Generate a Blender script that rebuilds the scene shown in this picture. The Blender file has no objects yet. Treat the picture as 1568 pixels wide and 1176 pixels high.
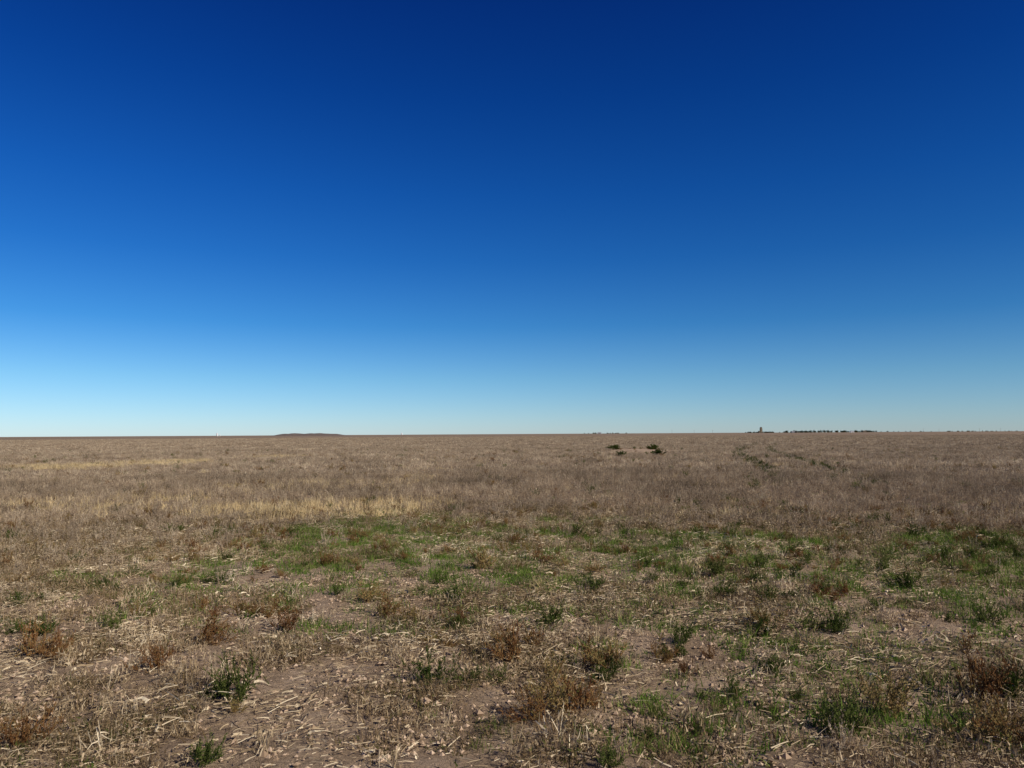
import bpy, math, random
import numpy as np
from mathutils import Vector
random.seed(7); rng=np.random.default_rng(11)
scene=bpy.context.scene
scene.view_settings.view_transform='Standard'; scene.view_settings.look='None'; scene.view_settings.exposure=0
CAMH=1.6; F=1150.0
def px2w(px,py):
    hy=669-9*px/1568.; d=CAMH*F/(py-hy); return ((px-784)/F*d,d)
# ---------- noise ----------
def h2(ix,iy,s):
    v=np.sin(ix*127.1+iy*311.7+s*74.7)*43758.5453
    return v-np.floor(v)
def vn(x,y,s=0):
    x=np.asarray(x,float);y=np.asarray(y,float)
    ix=np.floor(x);iy=np.floor(y);fx=x-ix;fy=y-iy
    fx=fx*fx*(3-2*fx);fy=fy*fy*(3-2*fy)
    a=h2(ix,iy,s);b=h2(ix+1,iy,s);c=h2(ix,iy+1,s);d=h2(ix+1,iy+1,s)
    return (a*(1-fx)+b*fx)*(1-fy)+(c*(1-fx)+d*fx)*fy
def fbm(x,y,s=0,o=3):
    t=0;a=1;n=0
    for i in range(o):
        t=t+a*vn(x*2**i,y*2**i,s+i*3);n+=a;a*=.5
    return t/n
def sst(a,b,x):
    t=np.clip((x-a)/(b-a),0,1);return t*t*(3-2*t)
MX,MY=px2w(974,694)
def moundm(x,y):
    n=fbm(x/1.2,y/2.5,88)-.5
    return sst(.2,.7,np.exp(-(((x-MX)/2.5)**2+((y-MY)/7)**2))+n*.5)
def trackc(y,k): return .315*y+.9*np.sin(y/14.)+2.8*k
def trackxy(x,y):
    t=np.exp(-((x-trackc(y,0))/.5)**2)+np.exp(-((x-trackc(y,1))/.5)**2)
    return np.clip(t,0,1)*sst(18,28,y)*(1-sst(110,170,y))
def H(x,y):
    x=np.asarray(x,float);y=np.asarray(y,float)
    d=np.hypot(x,y)
    near=1-sst(30,60,d)
    z=0.16*(fbm(x/9,y/9,1)-.5)*sst(2,12,d)+0.05*(fbm(x/.9,y/.9,5)-.5)*near+0.055*(fbm(x/.22,y/.22,9,2)-.5)*near
    z=z+0.5*(fbm(x/70,y/70,21)-.5)*sst(20,120,d)
    z=z+1.2*(fbm(x/500,y/500,31)-.5)*sst(150,900,d)
    z=z+0.3*np.exp(-(((x-MX)/4.5)**2+((y-MY)/7)**2))
    return z
# ---------- materials ----------
def newmat(n):
    m=bpy.data.materials.new(n);m.use_nodes=True;nt=m.node_tree;nt.nodes.clear()
    return m,nt,nt.nodes,nt.links
def plant_mat(name,cols,transl=.25,patch=.35):
    m,nt,N,L=newmat(name)
    out=N.new('ShaderNodeOutputMaterial');mix=N.new('ShaderNodeMixShader');mix.inputs[0].default_value=transl
    df=N.new('ShaderNodeBsdfDiffuse');tr=N.new('ShaderNodeBsdfTranslucent')
    at=N.new('ShaderNodeAttribute');at.attribute_name='rnd'
    oi=N.new('ShaderNodeObjectInfo')
    m1=N.new('ShaderNodeMath');m1.operation='MULTIPLY';m1.inputs[1].default_value=.55
    m2=N.new('ShaderNodeMath');m2.operation='MULTIPLY_ADD';m2.inputs[1].default_value=.45
    L.new(at.outputs['Fac'],m1.inputs[0]);L.new(oi.outputs['Random'],m2.inputs[0]);L.new(m1.outputs[0],m2.inputs[2])
    cr=N.new('ShaderNodeValToRGB');e=cr.color_ramp.elements
    e[0].position=.1;e[0].color=(*cols[0],1);e[1].position=.9;e[1].color=(*cols[-1],1)
    for i,c in enumerate(cols[1:-1]):
        k=e.new(.1+.8*(i+1)/(len(cols)-1));k.color=(*c,1)
    L.new(m2.outputs[0],cr.inputs[0])
    g=N.new('ShaderNodeNewGeometry');nz=N.new('ShaderNodeTexNoise');nz.inputs['Scale'].default_value=.35;nz.inputs['Detail'].default_value=4
    L.new(g.outputs['Position'],nz.inputs['Vector'])
    mr=N.new('ShaderNodeMapRange');mr.inputs[1].default_value=.3;mr.inputs[2].default_value=.7
    mr.inputs[3].default_value=1-patch;mr.inputs[4].default_value=1+patch
    L.new(nz.outputs['Fac'],mr.inputs[0])
    vm=N.new('ShaderNodeVectorMath');vm.operation='SCALE';L.new(cr.outputs[0],vm.inputs[0]);L.new(mr.outputs[0],vm.inputs['Scale'])
    L.new(vm.outputs[0],df.inputs[0]);L.new(vm.outputs[0],tr.inputs[0])
    L.new(df.outputs[0],mix.inputs[1]);L.new(tr.outputs[0],mix.inputs[2]);L.new(mix.outputs[0],out.inputs[0])
    return m
M_straw=plant_mat('straw',[(.13,.09,.052),(.42,.315,.19),(.80,.67,.46)],.1,.12)
M_weed=plant_mat('weed',[(.17,.12,.074),(.36,.27,.18),(.62,.50,.34)],.2,.34)
M_mat=plant_mat('matted',[(.07,.08,.022),(.12,.08,.04),(.26,.18,.10),(.54,.42,.26)],.12,.25)
M_green=plant_mat('green',[(.055,.11,.014),(.125,.20,.032),(.28,.31,.09)],.33,.2)
M_leafy=plant_mat('leafy',[(.03,.043,.01),(.075,.10,.022),(.17,.17,.055)],.18,.2)
M_rust=plant_mat('rust',[(.11,.048,.02),(.25,.125,.05),(.22,.18,.065),(.42,.27,.12)],.2,.2)
M_yel=plant_mat('yellow',[(.44,.32,.155),(.62,.47,.245),(.76,.62,.37)],.25,.15)
M_tree=plant_mat('treeleaf',[(.012,.018,.008),(.025,.032,.013),(.04,.045,.02)],.05,.1)
M_clod=plant_mat('clod',[(.26,.18,.115),(.40,.285,.19),(.52,.385,.27)],0,.1)
def simple(name,c,c2,scale=3.,rough=.85):
    m,nt,N,L=newmat(name)
    out=N.new('ShaderNodeOutputMaterial');p=N.new('ShaderNodeBsdfPrincipled');p.inputs['Roughness'].default_value=rough
    nz=N.new('ShaderNodeTexNoise');nz.inputs['Scale'].default_value=scale;nz.inputs['Detail'].default_value=5
    tc=N.new('ShaderNodeTexCoord');L.new(tc.outputs['Object'],nz.inputs['Vector'])
    cr=N.new('ShaderNodeValToRGB');cr.color_ramp.elements[0].position=.35;cr.color_ramp.elements[1].position=.65
    cr.color_ramp.elements[0].color=(*c,1);cr.color_ramp.elements[1].color=(*c2,1)
    L.new(nz.outputs['Fac'],cr.inputs[0]);L.new(cr.outputs[0],p.inputs['Base Color']);L.new(p.outputs[0],out.inputs[0])
    return m
M_conc=simple('concrete',(.12,.09,.055),(.17,.13,.08),.3)
M_white=simple('white_metal',(.60,.60,.58),(.7,.7,.68),.5,.5)
M_roof=simple('roof_metal',(.2,.2,.21),(.28,.28,.29),.5,.5)
M_wood=simple('wood',(.10,.07,.05),(.16,.12,.09),2)
M_dark=simple('dark_opening',(.03,.03,.03),(.05,.05,.05),2)
M_hill=simple('hill_scrub',(.11,.075,.05),(.17,.12,.08),.15)
# ---------- ground ----------
def ground_material():
    m,nt,N,L=newmat('field_soil')
    out=N.new('ShaderNodeOutputMaterial');p=N.new('ShaderNodeBsdfPrincipled');p.inputs['Roughness'].default_value=.95
    p.inputs['Specular IOR Level'].default_value=.1
    g=N.new('ShaderNodeNewGeometry')
    def noise(s,d=5,r=.6):
        n=N.new('ShaderNodeTexNoise');n.inputs['Scale'].default_value=s;n.inputs['Detail'].default_value=d;n.inputs['Roughness'].default_value=r
        L.new(g.outputs['Position'],n.inputs['Vector']);return n
    def ramp(src,pts):
        c=N.new('ShaderNodeValToRGB');e=c.color_ramp.elements
        e[0].position=pts[0][0];e[0].color=(*pts[0][1],1);e[1].position=pts[-1][0];e[1].color=(*pts[-1][1],1)
        for q in pts[1:-1]:
            k=e.new(q[0]);k.color=(*q[1],1)
        L.new(src,c.inputs[0]);return c
    a=ramp(noise(2.6,8,.7).outputs['Fac'],[(.3,(.24,.165,.105)),(.5,(.44,.315,.205)),(.7,(.58,.43,.30))])
    b=ramp(noise(38,7,.8).outputs['Fac'],[(.34,(.38,.35,.32)),(.5,(1,1,1)),(.68,(1.4,1.35,1.25))])
    mul=N.new('ShaderNodeMix');mul.data_type='RGBA';mul.blend_type='MULTIPLY';mul.inputs[0].default_value=.9
    L.new(a.outputs[0],mul.inputs[6]);L.new(b.outputs[0],mul.inputs[7])
    f1=ramp(noise(.9,8,.8).outputs['Fac'],[(.36,(.12,.085,.055)),(.5,(.22,.16,.107)),(.64,(.33,.25,.17))])
    f2=ramp(noise(.02,6,.7).outputs['Fac'],[(.35,(.8,.78,.76)),(.65,(1.2,1.17,1.1))])
    mf=N.new('ShaderNodeMix');mf.data_type='RGBA';mf.blend_type='MULTIPLY';mf.inputs[0].default_value=1
    L.new(f1.outputs[0],mf.inputs[6]);L.new(f2.outputs[0],mf.inputs[7])
    at=N.new('ShaderNodeAttribute');at.attribute_name='cover'
    mx=N.new('ShaderNodeMix');mx.data_type='RGBA'
    L.new(at.outputs['Fac'],mx.inputs[0]);L.new(mul.outputs[2],mx.inputs[6]);L.new(mf.outputs[2],mx.inputs[7])
    rt=N.new('ShaderNodeAttribute');rt.attribute_name='rut_shade'
    mr=N.new('ShaderNodeMix');mr.data_type='RGBA';mr.inputs[7].default_value=(.07,.055,.035,1)  # wheel tracks: packed damp soil tone, with shade of flattened plants painted in
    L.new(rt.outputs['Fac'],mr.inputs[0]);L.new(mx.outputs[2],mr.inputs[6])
    L.new(mr.outputs[2],p.inputs['Base Color'])
    bn=noise(20,9,.8);bp=N.new('ShaderNodeBump');bp.inputs['Strength'].default_value=1.;bp.inputs['Distance'].default_value=.06
    L.new(bn.outputs['Fac'],bp.inputs['Height'])
    v=N.new('ShaderNodeTexVoronoi');v.feature='DISTANCE_TO_EDGE';v.inputs['Scale'].default_value=9
    L.new(g.outputs['Position'],v.inputs['Vector'])
    vr=N.new('ShaderNodeMapRange');vr.inputs[1].default_value=0;vr.inputs[2].default_value=.06;L.new(v.outputs['Distance'],vr.inputs[0])
    bp2=N.new('ShaderNodeBump');bp2.inputs['Strength'].default_value=.3;bp2.inputs['Distance'].default_value=.01
    L.new(vr.outputs[0],bp2.inputs['Height']);L.new(bp.outputs[0],bp2.inputs['Normal'])
    L.new(bp2.outputs[0],p.inputs['Normal']);L.new(p.outputs[0],out.inputs[0])
    return m
radii=[0.0]
r=.4
while r<16000:
    radii.append(r); r*=1.011 if r<40 else (1.03 if r<400 else 1.1)
NS=720
R=np.array(radii[1:]);A=np.linspace(0,2*np.pi,NS,endpoint=False)
rr,aa=np.meshgrid(R,A,indexing='ij')
X=rr*np.sin(aa);Y=rr*np.cos(aa);Z=H(X,Y)
V=np.stack([X.ravel(),Y.ravel(),Z.ravel()],1)
nr=len(R)
i=np.arange(nr-1)[:,None]*NS;j=np.arange(NS)[None,:];j2=(j+1)%NS
quads=np.stack([(i+j),(i+NS+j),(i+NS+j2),(i+j2)],-1).reshape(-1,4)
me=bpy.data.meshes.new('ground');nv=len(V)
me.vertices.add(nv+1);
V=np.vstack([V,[[0,0,float(H(0,0))]]]);me.vertices.foreach_set('co',V.ravel())
tri=np.stack([np.arange(NS),(np.arange(NS)+1)%NS,np.full(NS,nv)],1)
nl=quads.size+tri.size
me.loops.add(nl);me.loops.foreach_set('vertex_index',np.concatenate([quads.ravel()[::1],tri.ravel()]).astype(np.int32))
me.polygons.add(len(quads)+len(tri))
ls=np.concatenate([np.arange(len(quads))*4,quads.size+np.arange(len(tri))*3]).astype(np.int32)
me.polygons.foreach_set('loop_start',ls)
me.update(calc_edges=True)
me.shade_smooth()
co=me.attributes.new('cover','FLOAT','POINT')
dd=np.hypot(V[:,0],V[:,1]);cv=sst(9,26,dd)*.9
cv*=1-.9*moundm(V[:,0],V[:,1])
co.data.foreach_set('value',cv.astype(np.float32))
co=me.attributes.new('rut_shade','FLOAT','POINT');co.data.foreach_set('value',(trackxy(V[:,0],V[:,1])*.75).astype(np.float32))
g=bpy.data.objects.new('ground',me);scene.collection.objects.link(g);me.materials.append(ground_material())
if me.polygons[0].normal.z<0: me.flip_normals()
# ---------- plant prototypes ----------
class MB:
    def __init__(s): s.v=[];s.f=[];s.r=[]
    def blade(s,p,d,L,w,droop=.3,segs=2,rnd=None,taper=.8,wob=.0):
        rnd=random.random() if rnd is None else rnd
        d=Vector(d).normalized();p=Vector(p)
        side=d.cross(Vector((random.uniform(-1,1),random.uniform(-1,1),random.uniform(-.3,.3)+.01)))
        if side.length<1e-4: side=Vector((1,0,0))
        side.normalize();b=len(s.v);st=L/segs
        for k in range(segs+1):
            t=k/segs;ww=w*.5*(1-taper*t)
            if k==segs and taper>.95:
                s.v.append(p[:]);s.r.append(rnd)
            else:
                s.v.append((p-side*ww)[:]);s.v.append((p+side*ww)[:]);s.r+= [rnd,rnd]
            if k<segs:
                p=p+d*st
                d=d+Vector((random.uniform(-wob,wob),random.uniform(-wob,wob),-droop/segs+random.uniform(-wob,wob)*.5));d.normalize()
        for k in range(segs):
            a=b+2*k
            if k==segs-1 and taper>.95: s.f.append((a,a+1,a+2))
            else: s.f.append((a,a+1,a+3,a+2))
        return p
    def obj(s,name,mat):
        me=bpy.data.meshes.new(name);me.from_pydata(s.v,[],s.f)
        at=me.attributes.new('rnd','FLOAT','POINT');at.data.foreach_set('value',np.array(s.r,np.float32))
        me.materials.append(mat);return bpy.data.objects.new(name,me)
def U(a,b): return random.uniform(a,b)
def rdir(lean):
    a=U(0,6.283);l=abs(random.gauss(0,lean));return Vector((math.cos(a)*math.sin(l),math.sin(a)*math.sin(l),math.cos(l)))
def disc(r):
    a=U(0,6.283);q=r*math.sqrt(random.random());return Vector((math.cos(a)*q,math.sin(a)*q,-.01))
def p_stubble(wm=1):
    m=MB()
    for _ in range(random.randint(9,18)):
        p=disc(.09);d=rdir(.55);L=U(.05,.2)
        m.blade(p,d,L,U(.003,.005)*wm,.1,2,taper=.3)
        if random.random()<.7:
            m.blade(p+d*L*U(.3,.8),rdir(1.0),U(.05,.13),U(.006,.013)*wm,1.6,3,taper=1,wob=.5)
    for _ in range(10):
        m.blade(disc(.12),rdir(1.1),U(.05,.14),U(.005,.011)*wm,1.5,3,taper=1,wob=.5)
    return m
def p_weed(wm=1,n=None,hm=1):
    m=MB()
    for _ in range(n or random.randint(6,11)):
        p=disc(.09);d=rdir(.45);L=U(.12,.32)*hm
        m.blade(p,d,L,.0035*wm,.1,2,taper=.5,rnd=U(0,.6))
        for k in range(random.randint(7,13)):
            q=p+d*L*U(.2,1.05);dd=(rdir(.8)+d*.8)
            l=U(.02,.07);e=m.blade(q,dd,l,.003*wm,.2,1,taper=.4,rnd=U(0,.7))
            for z in range(3):
                m.blade(q+(e-q)*U(.4,1),rdir(.8),U(.008,.02),U(.004,.009)*wm,.3,1,taper=1,rnd=U(.2,1))
    return m
def p_grass(wm=1,r=.09,hm=1,n=45):
    m=MB()
    for _ in range(n):
        m.blade(disc(r),rdir(.6),U(.05,.17)*hm,U(.003,.006)*wm,U(.3,1.3),3,taper=1,wob=.1)
    return m
def p_bush(wm=1,sz=1,n=16):
    m=MB();lx=Vector((U(-.4,.4),U(-.4,.4),0))
    for _ in range(n):
        a=U(0,6.283);l=U(.15,1.35);d=(Vector((math.cos(a)*math.sin(l),math.sin(a)*math.sin(l),math.cos(l)+.1))+lx).normalized()
        L=U(.12,.34)*sz;p=disc(.07);c0=U(0,.5)
        m.blade(p,d,L,.004*wm,-.3,2,taper=.6,rnd=.1)
        for k in range(12):
            q=p+d*L*U(.15,1);dd=(rdir(1.1)+d*.6);l2=U(.03,.1)*sz;dd.normalize()
            m.blade(q,dd,l2,.0028*wm,-.1,1,taper=.4,rnd=U(0,.5))
            for z in range(10):
                m.blade(q+dd*l2*U(.2,1.1),rdir(1.)+dd*.4,U(.012,.03),U(.004,.009)*wm,.2,1,taper=1,rnd=min(1,c0+U(0,.5)))
    return m
def p_litter():
    m=MB()
    for _ in range(90):
        a=U(0,6.283);p=Vector((U(-.34,.34),U(-.34,.34),U(.0,.04)))
        m.blade(p,(math.cos(a),math.sin(a),U(-.1,.35)),U(.02,.11),U(.0025,.0065),U(.1,.4),2,taper=U(.1,.8),wob=.25,rnd=random.random()**1.2)
    for _ in range(13):
        a=U(0,6.283);p=Vector((U(-.3,.3),U(-.3,.3),U(.0,.03)))
        m.blade(p,(math.cos(a),math.sin(a),U(0,.7)),U(.03,.1),U(.008,.018),U(.4,1.4),4,taper=U(.6,1),wob=.7,rnd=U(.3,1))
    return m
def p_mat():
    m=MB()
    for cl in range(9):
        c=Vector((U(-.24,.24),U(-.24,.24),0));r0=random.random()
        for _ in range(26):
            m.blade(c+disc(.08),rdir(.85),U(.03,.12),U(.003,.007),U(.2,1.),2,taper=1,wob=.2,rnd=min(1,max(0,r0+U(-.35,.35))))
        for _ in range(12):
            m.blade(c+disc(.1)+Vector((0,0,U(.02,.09))),rdir(1.2),U(.012,.035),U(.006,.011),.2,1,taper=.9,rnd=min(1,max(0,r0+U(-.35,.35))))
    return m
def p_patch(n,wm,hm=1,size=.75):
    m=MB()
    for _ in range(n):
        c=Vector((U(-size,size),U(-size,size),-.02));hh=U(.5,1.2)*hm;rr0=random.random()
        for k in range(13):
            p=c+disc(.12);m.blade(p,rdir(.55),U(.1,.27)*hh,U(.006,.012)*wm,.3,1,taper=U(.2,.9),rnd=min(1,max(0,rr0+U(-.3,.3))))
        for k in range(10):
            p=c+disc(.15)+Vector((0,0,U(.08,.24)*hh));m.blade(p,rdir(1.),U(.02,.05),U(.01,.02)*wm,.2,1,taper=.8,rnd=min(1,max(0,rr0+U(-.3,.3))))
    return m
def p_clods():
    m=MB()
    for _ in range(26):
        c=Vector((U(-.3,.3),U(-.3,.3),0));s=U(.004,.018)*(1 if random.random()<.85 else 1.7);b=len(m.v);r0=random.random()
        P8=[(1,0,0),(0,1,0),(-1,0,0),(0,-1,0),(0,0,1),(0,0,-1)]
        for q in P8:
            m.v.append((c.x+q[0]*s*U(.7,1.3),c.y+q[1]*s*U(.7,1.3),c.z+q[2]*s*U(.5,1)));m.r.append(r0)
        for k in range(4):
            m.f.append((b+k,b+(k+1)%4,b+4));m.f.append((b+(k+1)%4,b+k,b+5))
    return m
def coll(name,gens,mat):
    c=bpy.data.collections.new(name+'_parts')
    for k,gn in enumerate(gens): c.objects.link(gn.obj('%s_clump_%02d'%(name,k),mat))
    return c
def scatter(name,pts,scl,c,nvar,tilt=.1,zoff=0.):
    n=len(pts)
    if n==0: return
    pts=np.asarray(pts,float);z=H(pts[:,0],pts[:,1])+zoff
    me=bpy.data.meshes.new(name);me.vertices.add(n)
    me.vertices.foreach_set('co',np.column_stack([pts,z]).ravel())
    a=me.attributes.new('rot','FLOAT_VECTOR','POINT')
    a.data.foreach_set('vector',np.column_stack([rng.normal(0,tilt,n),rng.normal(0,tilt,n),rng.uniform(0,6.283,n)]).astype(np.float32).ravel())
    scl=np.asarray(scl,float)
    s3=np.column_stack([scl*rng.uniform(.85,1.15,n),scl*rng.uniform(.85,1.15,n),scl*rng.uniform(.75,1.2,n)])
    a=me.attributes.new('scl','FLOAT_VECTOR','POINT');a.data.foreach_set('vector',s3.astype(np.float32).ravel())
    a=me.attributes.new('idx','INT','POINT');a.data.foreach_set('value',rng.integers(0,nvar,n).astype(np.int32))
    ob=bpy.data.objects.new(name,me);scene.collection.objects.link(ob)
    t=bpy.data.node_groups.new(name+'_gn','GeometryNodeTree')
    t.interface.new_socket('Geometry',in_out='INPUT',socket_type='NodeSocketGeometry')
    t.interface.new_socket('Geometry',in_out='OUTPUT',socket_type='NodeSocketGeometry')
    N=t.nodes;L=t.links
    gi=N.new('NodeGroupInput');go=N.new('NodeGroupOutput');io=N.new('GeometryNodeInstanceOnPoints')
    ci=N.new('GeometryNodeCollectionInfo');ci.inputs['Collection'].default_value=c
    ci.inputs['Separate Children'].default_value=True;ci.inputs['Reset Children'].default_value=True
    def na(nm,ty):
        q=N.new('GeometryNodeInputNamedAttribute');q.data_type=ty;q.inputs['Name'].default_value=nm;return q.outputs['Attribute']
    L.new(gi.outputs[0],io.inputs['Points']);L.new(ci.outputs[0],io.inputs['Instance']);io.inputs['Pick Instance'].default_value=True
    L.new(na('idx','INT'),io.inputs['Instance Index']);L.new(na('rot','FLOAT_VECTOR'),io.inputs['Rotation']);L.new(na('scl','FLOAT_VECTOR'),io.inputs['Scale'])
    L.new(io.outputs[0],go.inputs[0])
    md=ob.modifiers.new('scatter','NODES');md.node_group=t
    return ob
def ring(d0,d1,lam,half=46):
    ha=math.radians(half);n=int(lam*ha*(d1*d1-d0*d0))
    r=np.sqrt(rng.uniform(d0*d0,d1*d1,n));a=rng.uniform(-ha,ha,n)
    return np.column_stack([r*np.sin(a),r*np.cos(a)])
def keep(P,prob):
    return P[rng.random(len(P))<prob]
def ell(P,px0,px1,py0,py1):
    cx,_=px2w(px0,(py0+py1)/2);cx1,_=px2w(px1,(py0+py1)/2);_,ya=px2w(784,py0);_,yb=px2w(784,py1)
    xm=(cx+cx1)/2;xr=abs(cx1-cx)/2;ym=(ya+yb)/2;yr=abs(ya-yb)/2
    n=fbm(P[:,0]/1.5,P[:,1]/1.5,77)-.5
    return 1-sst(.6,1.25,np.hypot((P[:,0]-xm)/xr,(P[:,1]-ym)/yr)+n*1.3)
def yellowm(P):
    m=ell(P,340,680,764,794)
    m=np.maximum(m,.42*ell(P,0,340,756,784))
    m=np.maximum(m,.7*ell(P,75,290,705,716));m=np.maximum(m,.95*ell(P,225,330,702,713));m=np.maximum(m,.7*ell(P,600,660,728,742))
    m=np.maximum(m,.8*ell(P,800,860,681,687));m=np.maximum(m,.5*ell(P,420,500,693,700));m=np.maximum(m,.3*ell(P,300,700,735,755))
    return m*(.6+.4*sst(.35,.55,fbm(P[:,0]/.7,P[:,1]/.7,78)))
def greenm(P):
    x,y=P[:,0],P[:,1];d=np.hypot(x,y)
    b=sst(7,8.8,d+(fbm(x/2,y/2,51)-.5)*3)*(1-sst(13,15.5,d+(fbm(x/2.5,y/2.5,52)-.5)*4))
    b=b*sst(-4.8,-1.8,x+.1*y)
    c=sst(.52,.61,fbm(x/1.1,y/1.1,55)+.07*sst(0,3,x)-.08*(1-sst(-3,0,x)))*(1-sst(9,14,d))
    return np.maximum(b*(.5+.5*sst(.3,.45,fbm(x/.9,y/1.6,25))),.9*c)
def bare(P): # 1 = bare soil patches, strongest lower left
    x,y=P[:,0],P[:,1]
    n=fbm(x/.55,y/.55,91,4)+.13*(1-sst(-2.0,.8,x))*(1-sst(5,8.5,y))-.05*sst(-.5,3,x)
    return sst(.58,.68,n)*(1-sst(8,12,y))
def track(P): return trackxy(P[:,0],P[:,1])
nz=lambda P,s,sd:fbm(P[:,0]/s,P[:,1]/s,sd)
V6=6
P=ring(2.2,32,32)
d=np.hypot(P[:,0],P[:,1])
pr=.38+.4*sst(5,10,d)+.22*sst(14,20,d)
pr=pr*(1-.94*yellowm(P))*(1-.92*greenm(P))*(1-.9*bare(P))*(1-.85*track(P))
pr=pr*np.where(d<12,sst(.36,.58,nz(P,.7,3))*1.2,.45+sst(.3,.55,nz(P,1.2,3))*.65)
P=keep(P,pr);d=np.hypot(P[:,0],P[:,1])
scatter('dry_weeds',P,(.40+.28*sst(6,18,d))*rng.uniform(.6,1.35,len(P)),coll('dry_weeds',[p_weed(1.5) for _ in range(8)],M_weed),8,.15)
# low mat
P=ring(2.2,18,26);d=np.hypot(P[:,0],P[:,1])
P=keep(P,(1-.93*bare(P))*(1-.85*greenm(P))*(1-sst(13,18,d))*(.5+.5*sst(.35,.55,nz(P,.6,8))))
scatter('low_plant_mat',P,rng.uniform(.6,1.25,len(P)),coll('low_plant_mat',[p_mat() for _ in range(8)],M_mat),8,.05)
# clods
P=ring(1.8,9,10)
scatter('soil_clods',P,rng.uniform(.7,1.3,len(P)),coll('soil_clods',[p_clods() for _ in range(V6)],M_clod),V6,.02,.003)
# far weed cover
P=ring(26,95,2.9);P=keep(P,(1-.95*yellowm(P))*(1-.97*track(P))*sst(26,34,np.hypot(P[:,0],P[:,1]))*(.36+.64*sst(.3,.6,nz(P,3.5,4)))*(1-.97*moundm(P[:,0],P[:,1])))
scatter('weed_cover',P,rng.uniform(.6,1.05,len(P)),coll('weed_cover',[p_patch(12,1.1) for _ in range(V6)],M_weed),V6,.02)
P=ring(95,420,.42,44)
scatter('weed_cover_distant',P,rng.uniform(1.,1.5,len(P)),coll('weed_cover_distant',[p_patch(12,2.2,.7,1.1) for _ in range(V6)],M_weed),V6,.01)
# yellow grass
P=ring(11,60,20);P=keep(P,yellowm(P));s1=rng.uniform(.9,1.5,len(P))
P2=ring(5,50,1.4);P2=keep(P2,sst(.5,.7,nz(P2,2.5,14))*.8)
s=np.concatenate([s1,rng.uniform(.7,1.3,len(P2))]);P=np.vstack([P,P2])
scatter('yellow_grass',P,s,coll('yellow_grass',[p_grass(2.,.16,1.1,45) for _ in range(V6)],M_yel),V6)
# green grass
P=ring(2.2,24,50);d=np.hypot(P[:,0],P[:,1])
right=sst(-1,4,P[:,0]);gm=greenm(P)
pr=gm*.85+.08*sst(.45,.62,nz(P,.7,23))+.2*right*sst(3,6,d)*sst(.4,.6,nz(P,1.6,24))
q=rng.random(len(P))<pr*(1-sst(15,24,d))*(1-.8*bare(P));P=P[q];gm=gm[q]
scatter('green_grass',P,(.58+.3*gm)*rng.uniform(.7,1.3,len(P)),coll('green_grass',[p_grass(1.8,.14,.8,38) for _ in range(V6)],M_green),V6)
# straw stubble
P=ring(2.2,26,10);d=np.hypot(P[:,0],P[:,1]);P=keep(P,(.25+.7*sst(.42,.62,nz(P,1.1,33)))*(1-.7*greenm(P))*(1-sst(18,26,d))*(1-.7*bare(P)))
ex=[px2w(*q) for q in [(150,955),(170,965),(130,950),(240,975),(215,1085),(205,1095),(700,1090),(690,1100),(440,900),(450,905),(960,850),(1000,860),(610,890),(1480,1100)]]
P=np.vstack([P,ex])
scatter('straw_stubble',P,rng.uniform(.45,.95,len(P)),coll('straw_stubble',[p_stubble(1.2) for _ in range(8)],M_straw),8)
# litter
P=ring(1.8,15,14);P=keep(P,(.45+.55*sst(.38,.6,nz(P,1.0,43)))*(1-.6*bare(P))*(1-.72*greenm(P)))
scatter('straw_litter',P,rng.uniform(.7,1.2,len(P)),coll('straw_litter',[p_litter() for _ in range(8)],M_straw),8,.03,.012)
# leafy weeds
P=ring(2.2,30,4.5);d=np.hypot(P[:,0],P[:,1]);P=keep(P,(.35+.65*sst(-1,4,P[:,0]))*sst(.40,.6,nz(P,1.3,61))*(1-.8*sst(13,20,d))*(1-.7*bare(P)))
ex=[px2w(*q) for q in [(350,1060),(370,1070),(1260,965),(1240,960),(1270,1110),(660,1040),(1090,880),(840,950),(900,900),(700,920),(70,970),(1530,1060),(1500,950),(1380,900),(1310,750),(565,770),(905,760),(1150,870),(1200,850)]]
NT=750;yy=rng.uniform(22,115,NT);tk=np.column_stack([trackc(yy,rng.choice([0,1],NT))+rng.normal(0,.25,NT),yy])
fr=ring(22,90,.1)
s=np.concatenate([rng.uniform(.22,.66,len(P)),rng.uniform(.65,.9,len(ex)),rng.uniform(.3,.6,NT),rng.uniform(.4,.85,len(fr))]);P=np.vstack([P,ex,tk,fr])
scatter('leafy_weeds',P,s,coll('leafy_weeds',[p_bush(1.25) for _ in range(V6)],M_leafy),V6,.2)
# rust weeds
P=ring(2.2,18,5.);P=keep(P,sst(.42,.62,nz(P,1.1,71))*(1-.7*bare(P)))
ex=[px2w(*q) for q in [(850,1085),(820,1095),(890,1080),(930,1020),(780,1000),(590,940),(560,920),(1510,1100),(1460,1120),(1480,1060),(1540,1140),(1340,1080),(740,870),(820,860),(60,1000),(60,1130),(250,1020),(1170,960),(320,980),(440,960)]]
fr=ring(18,80,.16)
s=np.concatenate([rng.uniform(.22,.6,len(P)),rng.uniform(.65,.95,len(ex)),rng.uniform(.4,.85,len(fr))]);P=np.vstack([P,ex,fr])
scatter('rust_weeds',P,s,coll('rust_weeds',[p_bush(1.15) for _ in range(V6)],M_rust),V6,.2)
# shrubs on the mound
def shrub(px,py,s):
    m=p_bush(3.5,1,30);o=m.obj('shrub',M_leafy);x,y=px2w(px,py);o.location=(x,y,float(H(x,y))-.02);o.scale=(s*1.9,s*1.7,s*1.05);o.rotation_euler[2]=U(0,6);scene.collection.objects.link(o)
for q in [(941,694,1.4),(950,699,1.2),(935,691,1.2),(998,694,1.3),(1009,698,1.3),(988,691,.8)]: shrub(*q)
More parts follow.
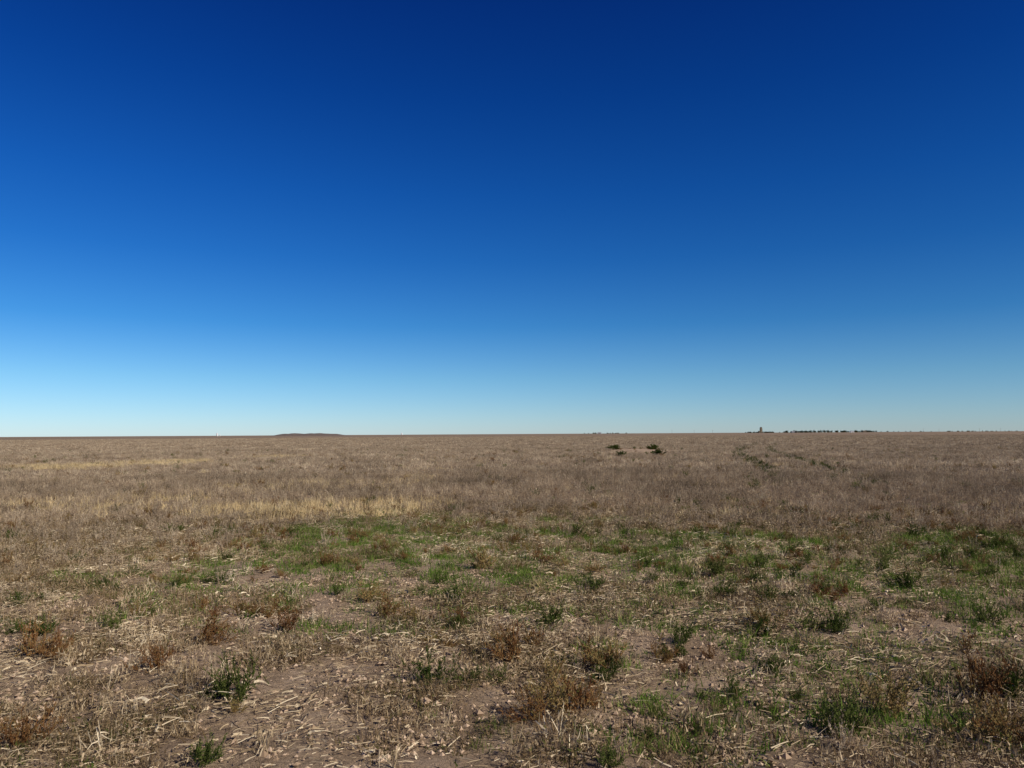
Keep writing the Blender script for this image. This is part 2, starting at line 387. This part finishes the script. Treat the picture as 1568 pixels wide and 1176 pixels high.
# ---------- distant things ----------
def link(o,parent=None):
    scene.collection.objects.link(o)
    if parent: o.parent=parent
    return o
def meshobj(name,v,f,mat,parent=None):
    me=bpy.data.meshes.new(name);me.from_pydata(v,[],f);me.materials.append(mat);me.validate();return link(bpy.data.objects.new(name,me),parent)
def box(name,c,s,mat,parent=None,rz=0):
    x,y,z=s[0]/2,s[1]/2,s[2]/2;v=[(a*x+c[0],b*y+c[1],d*z+c[2]) for a in(-1,1) for b in(-1,1) for d in(-1,1)]
    return meshobj(name,v,[(0,1,3,2),(4,6,7,5),(0,4,5,1),(2,3,7,6),(0,2,6,4),(1,5,7,3)],mat,parent)
def cyl(name,c,r0,r1,z0,z1,mat,parent=None,n=20):
    v=[];f=[]
    for k in range(n):
        a=6.2832*k/n;v.append((c[0]+r0*math.cos(a),c[1]+r0*math.sin(a),z0))
    for k in range(n):
        a=6.2832*k/n;v.append((c[0]+r1*math.cos(a),c[1]+r1*math.sin(a),z1))
    for k in range(n): f.append((k,(k+1)%n,n+(k+1)%n,n+k))
    f.append(tuple(range(n,2*n)));return meshobj(name,v,f,mat,parent)
def emp(name,px,D):
    e=bpy.data.objects.new(name,None);x=(px-784)/F*D;e.location=(x,D,float(H(x,D)));return link(e)
e=emp('grain_elevator',1164,3000)
for k in range(4): cyl('silo_%d'%(k+1),(-7.5+ (k%2)*5.2,-3+6*(k//2),0),2.7,2.7,0,8,M_conc,e)
box('workhouse',(0.5,0,9.5),(8,9,19),M_conc,e);box('headhouse',(0.5,0,21),(6,7,4),M_conc,e);box('headhouse_roof',(0.5,0,23.2),(6.8,7.8,.4),M_roof,e)
box('loading_door',(0.5,-4.55,2),(3.6,.2,4),M_dark,e)
for k in range(3): box('window_%d'%(k+1),(-1.5+2*k,-3.55,21),(.9,.15,1.2),M_dark,e)
def barn(name,px,D,w,dp,h,rh,wall,roof):
    e=emp(name,px,D)
    box('walls',(0,0,h/2),(w,dp,h),wall,e)
    v=[(-w/2-.4,-dp/2-.4,h+.01),(w/2+.4,-dp/2-.4,h+.01),(w/2+.4,dp/2+.4,h+.01),(-w/2-.4,dp/2+.4,h+.01),(-w/2-.4,0,h+rh),(w/2+.4,0,h+rh)]
    meshobj('roof',v,[(0,1,5,4),(2,3,4,5),(0,4,3),(1,2,5)],roof,e)
    box('door',(w*.1,-dp/2-.06,h*.35),(w*.18,.1,h*.7),M_dark,e)
    for k in(-.32,.35): box('window',(w*k,-dp/2-.06,h*.6),(w*.08,.1,h*.22),M_dark,e)
barn('farm_shed',1215,3020,22,12,4,3,M_roof,M_roof)
barn('farm_shed',1303,3020,14,10,4,2.5,M_white,M_roof)
barn('farmhouse',1322,2950,12,9,4,3,M_conc,M_wood)
barn('farm_shed',917,3100,14,9,4,2.5,M_roof,M_roof)
def bin_(px,D,r,h):
    e=emp('grain_bin',px,D);cyl('bin_wall',(0,0,0),r,r,0,h,M_white,e);cyl('cone_roof',(0,0,0),r*1.06,.4,h,h+r*.7,M_white,e);box('hatch',(0,-r-.05,1.2),(1,.2,2),M_dark,e)
bin_(333,2200,2.2,8);bin_(337,2200,1.6,4);bin_(615,2600,2.6,6)
# trees
def trees(name,px0,px1,D,n,h0,h1):
    m=MB()
    for k in range(n):
        px=U(px0,px1);y=D+U(-40,40);x=(px-784)/F*D;z=float(H(x,y));h=U(h0,h1);r=h*U(.45,.75)
        m.blade((x,y,z-.5),(U(-.1,.1),0,1),h*.75,h*.07,0,3,rnd=.1,taper=.7)
        for b in range(5):
            a=U(0,6.28);m.blade((x,y,z+h*U(.2,.4)),(math.cos(a),math.sin(a),.9),h*.4,h*.03,0,2,rnd=.1,taper=.7)
        cl=[Vector((x+U(-1,1)*r*.7,y+U(-1,1)*r*.6,z+h*U(.2,.8))) for _ in range(9)]
        for b in range(320):
            c=random.choice(cl);o=Vector((random.gauss(0,1),random.gauss(0,1),random.gauss(0,.8)))*r*.28
            m.blade(c+o,rdir(1.5),U(.5,1.1)*h*.13,h*.13,0,1,taper=.4)
    return link(m.obj(name,M_tree))
trees('distant_trees',1203,1270,3050,48,5,9.5)
trees('distant_trees',1272,1343,3080,44,5,8.5)
trees('distant_trees',1141,1200,3060,38,3,6)
trees('distant_trees',893,960,3150,14,3,6)
trees('distant_trees',1345,1568,4500,50,4,6)
# low dark rise at left
def hill(px0,px1,D,hh):
    x0=(px0-784)/F*D;x1=(px1-784)/F*D;n=60;mrow=10;v=[];f=[]
    for a in range(n+1):
        for b in range(mrow+1):
            t=a/n;s=b/mrow;x=x0+(x1-x0)*t;y=D-90+180*s
            pr=min(1,t/.25,(1-t)/.35);pr=pr*pr*(3-2*pr)
            z=hh*pr*math.sin(math.pi*s)*(.8+.4*float(vn(t*17,s*3,5)))-.5
            v.append((x,y,z))
    for a in range(n):
        for b in range(mrow):
            q=a*(mrow+1)+b;f.append((q,q+mrow+1,q+mrow+2,q+1))
    return meshobj('low_hill',v,f,M_hill)
hill(412,545,1800,6.2)
# poles
def pole(px,D,h=9):
    e=emp('utility_pole',px,D);cyl('post',(0,0,0),.2,.13,-.3,h,M_wood,e,8);box('crossarm',(0,0,h-.8),(2.4,.14,.16),M_wood,e)
    for k in(-1.1,0,1.1): cyl('insulator',(k,0,0),.07,.05,h-.72 if k else h,h-.45 if k else h+.25,M_white,e,6)
for px in (1028,1062,1090,1412,1436,1498,1530): pole(px,1900+U(-60,60))
# ---------- light ----------
SE=math.radians(34);SA=math.radians(125)   # azimuth clockwise from +Y
sd=Vector((math.sin(SA)*math.cos(SE),math.cos(SA)*math.cos(SE),math.sin(SE)))
sun=bpy.data.lights.new('sun','SUN');sun.energy=5.;sun.angle=math.radians(.5);sun.color=(1,.93,.82)
so=bpy.data.objects.new('sun',sun);so.rotation_euler=sd.to_track_quat('Z','Y').to_euler();so.location=(20,-20,30);link(so)
w=bpy.data.worlds.new('World');scene.world=w;w.use_nodes=True;nt=w.node_tree;N=nt.nodes;L=nt.links;N.clear()
o=N.new('ShaderNodeOutputWorld');bg=N.new('ShaderNodeBackground')
sk=N.new('ShaderNodeTexSky');sk.sky_type='NISHITA';sk.sun_disc=False;sk.sun_elevation=SE;sk.sun_rotation=SA
sk.air_density=1.0;sk.dust_density=.2;sk.ozone_density=3.;sk.altitude=800
tc=N.new('ShaderNodeTexCoord');sx=N.new('ShaderNodeSeparateXYZ');L.new(tc.outputs['Generated'],sx.inputs[0])
cr=N.new('ShaderNodeValToRGB');e=cr.color_ramp.elements
tab=[(0,(.68,.88,1.22)),(.02,(.62,.86,1.19)),(.073,(.44,.77,1.07)),(.142,(.19,.59,1.0)),(.226,(.09,.46,.96)),(.307,(.05,.38,.93)),(.417,(.025,.275,.82)),(.514,(.018,.20,.71)),(1.,(.02,.12,.5))]
k_=.8
e[0].position=0;e[0].color=(*[c*k_ for c in tab[0][1]],1);e[1].position=1;e[1].color=(*[c*k_ for c in tab[-1][1]],1)
for q in tab[1:-1]:
    z=e.new(q[0]);z.color=(*[c*k_ for c in q[1]],1)
L.new(sx.outputs['Z'],cr.inputs[0]);bg.inputs[1].default_value=.1/k_
mm=N.new('ShaderNodeMix');mm.data_type='RGBA';mm.blend_type='MULTIPLY';mm.inputs[0].default_value=1
L.new(sk.outputs[0],mm.inputs[6]);L.new(cr.outputs[0],mm.inputs[7])
dt=N.new('ShaderNodeVectorMath');dt.operation='DOT_PRODUCT';L.new(tc.outputs['Generated'],dt.inputs[0]);dt.inputs[1].default_value=(math.sin(SA),math.cos(SA),0)
mr=N.new('ShaderNodeMapRange');mr.inputs[1].default_value=-.95;mr.inputs[2].default_value=.1;mr.inputs[3].default_value=.97;mr.inputs[4].default_value=.86
L.new(dt.outputs['Value'],mr.inputs[0])
vs=N.new('ShaderNodeVectorMath');vs.operation='SCALE';L.new(mm.outputs[2],vs.inputs[0]);L.new(mr.outputs[0],vs.inputs['Scale'])
L.new(vs.outputs[0],bg.inputs[0]);L.new(bg.outputs[0],o.inputs[0])
# ---------- camera ----------
cam=bpy.data.cameras.new('camera');co_=bpy.data.objects.new('camera',cam);link(co_)
cam.sensor_width=36;cam.lens=36*F/1568;cam.clip_end=40000;cam.clip_start=.05
from mathutils import Matrix
pitch=math.atan((664.5-588)/F)
co_.matrix_world=Matrix.Translation((0,0,CAMH+float(H(0,0))))@Matrix.Rotation(math.pi/2+pitch,4,'X')@Matrix.Rotation(math.radians(-.33),4,'Z')
scene.camera=co_
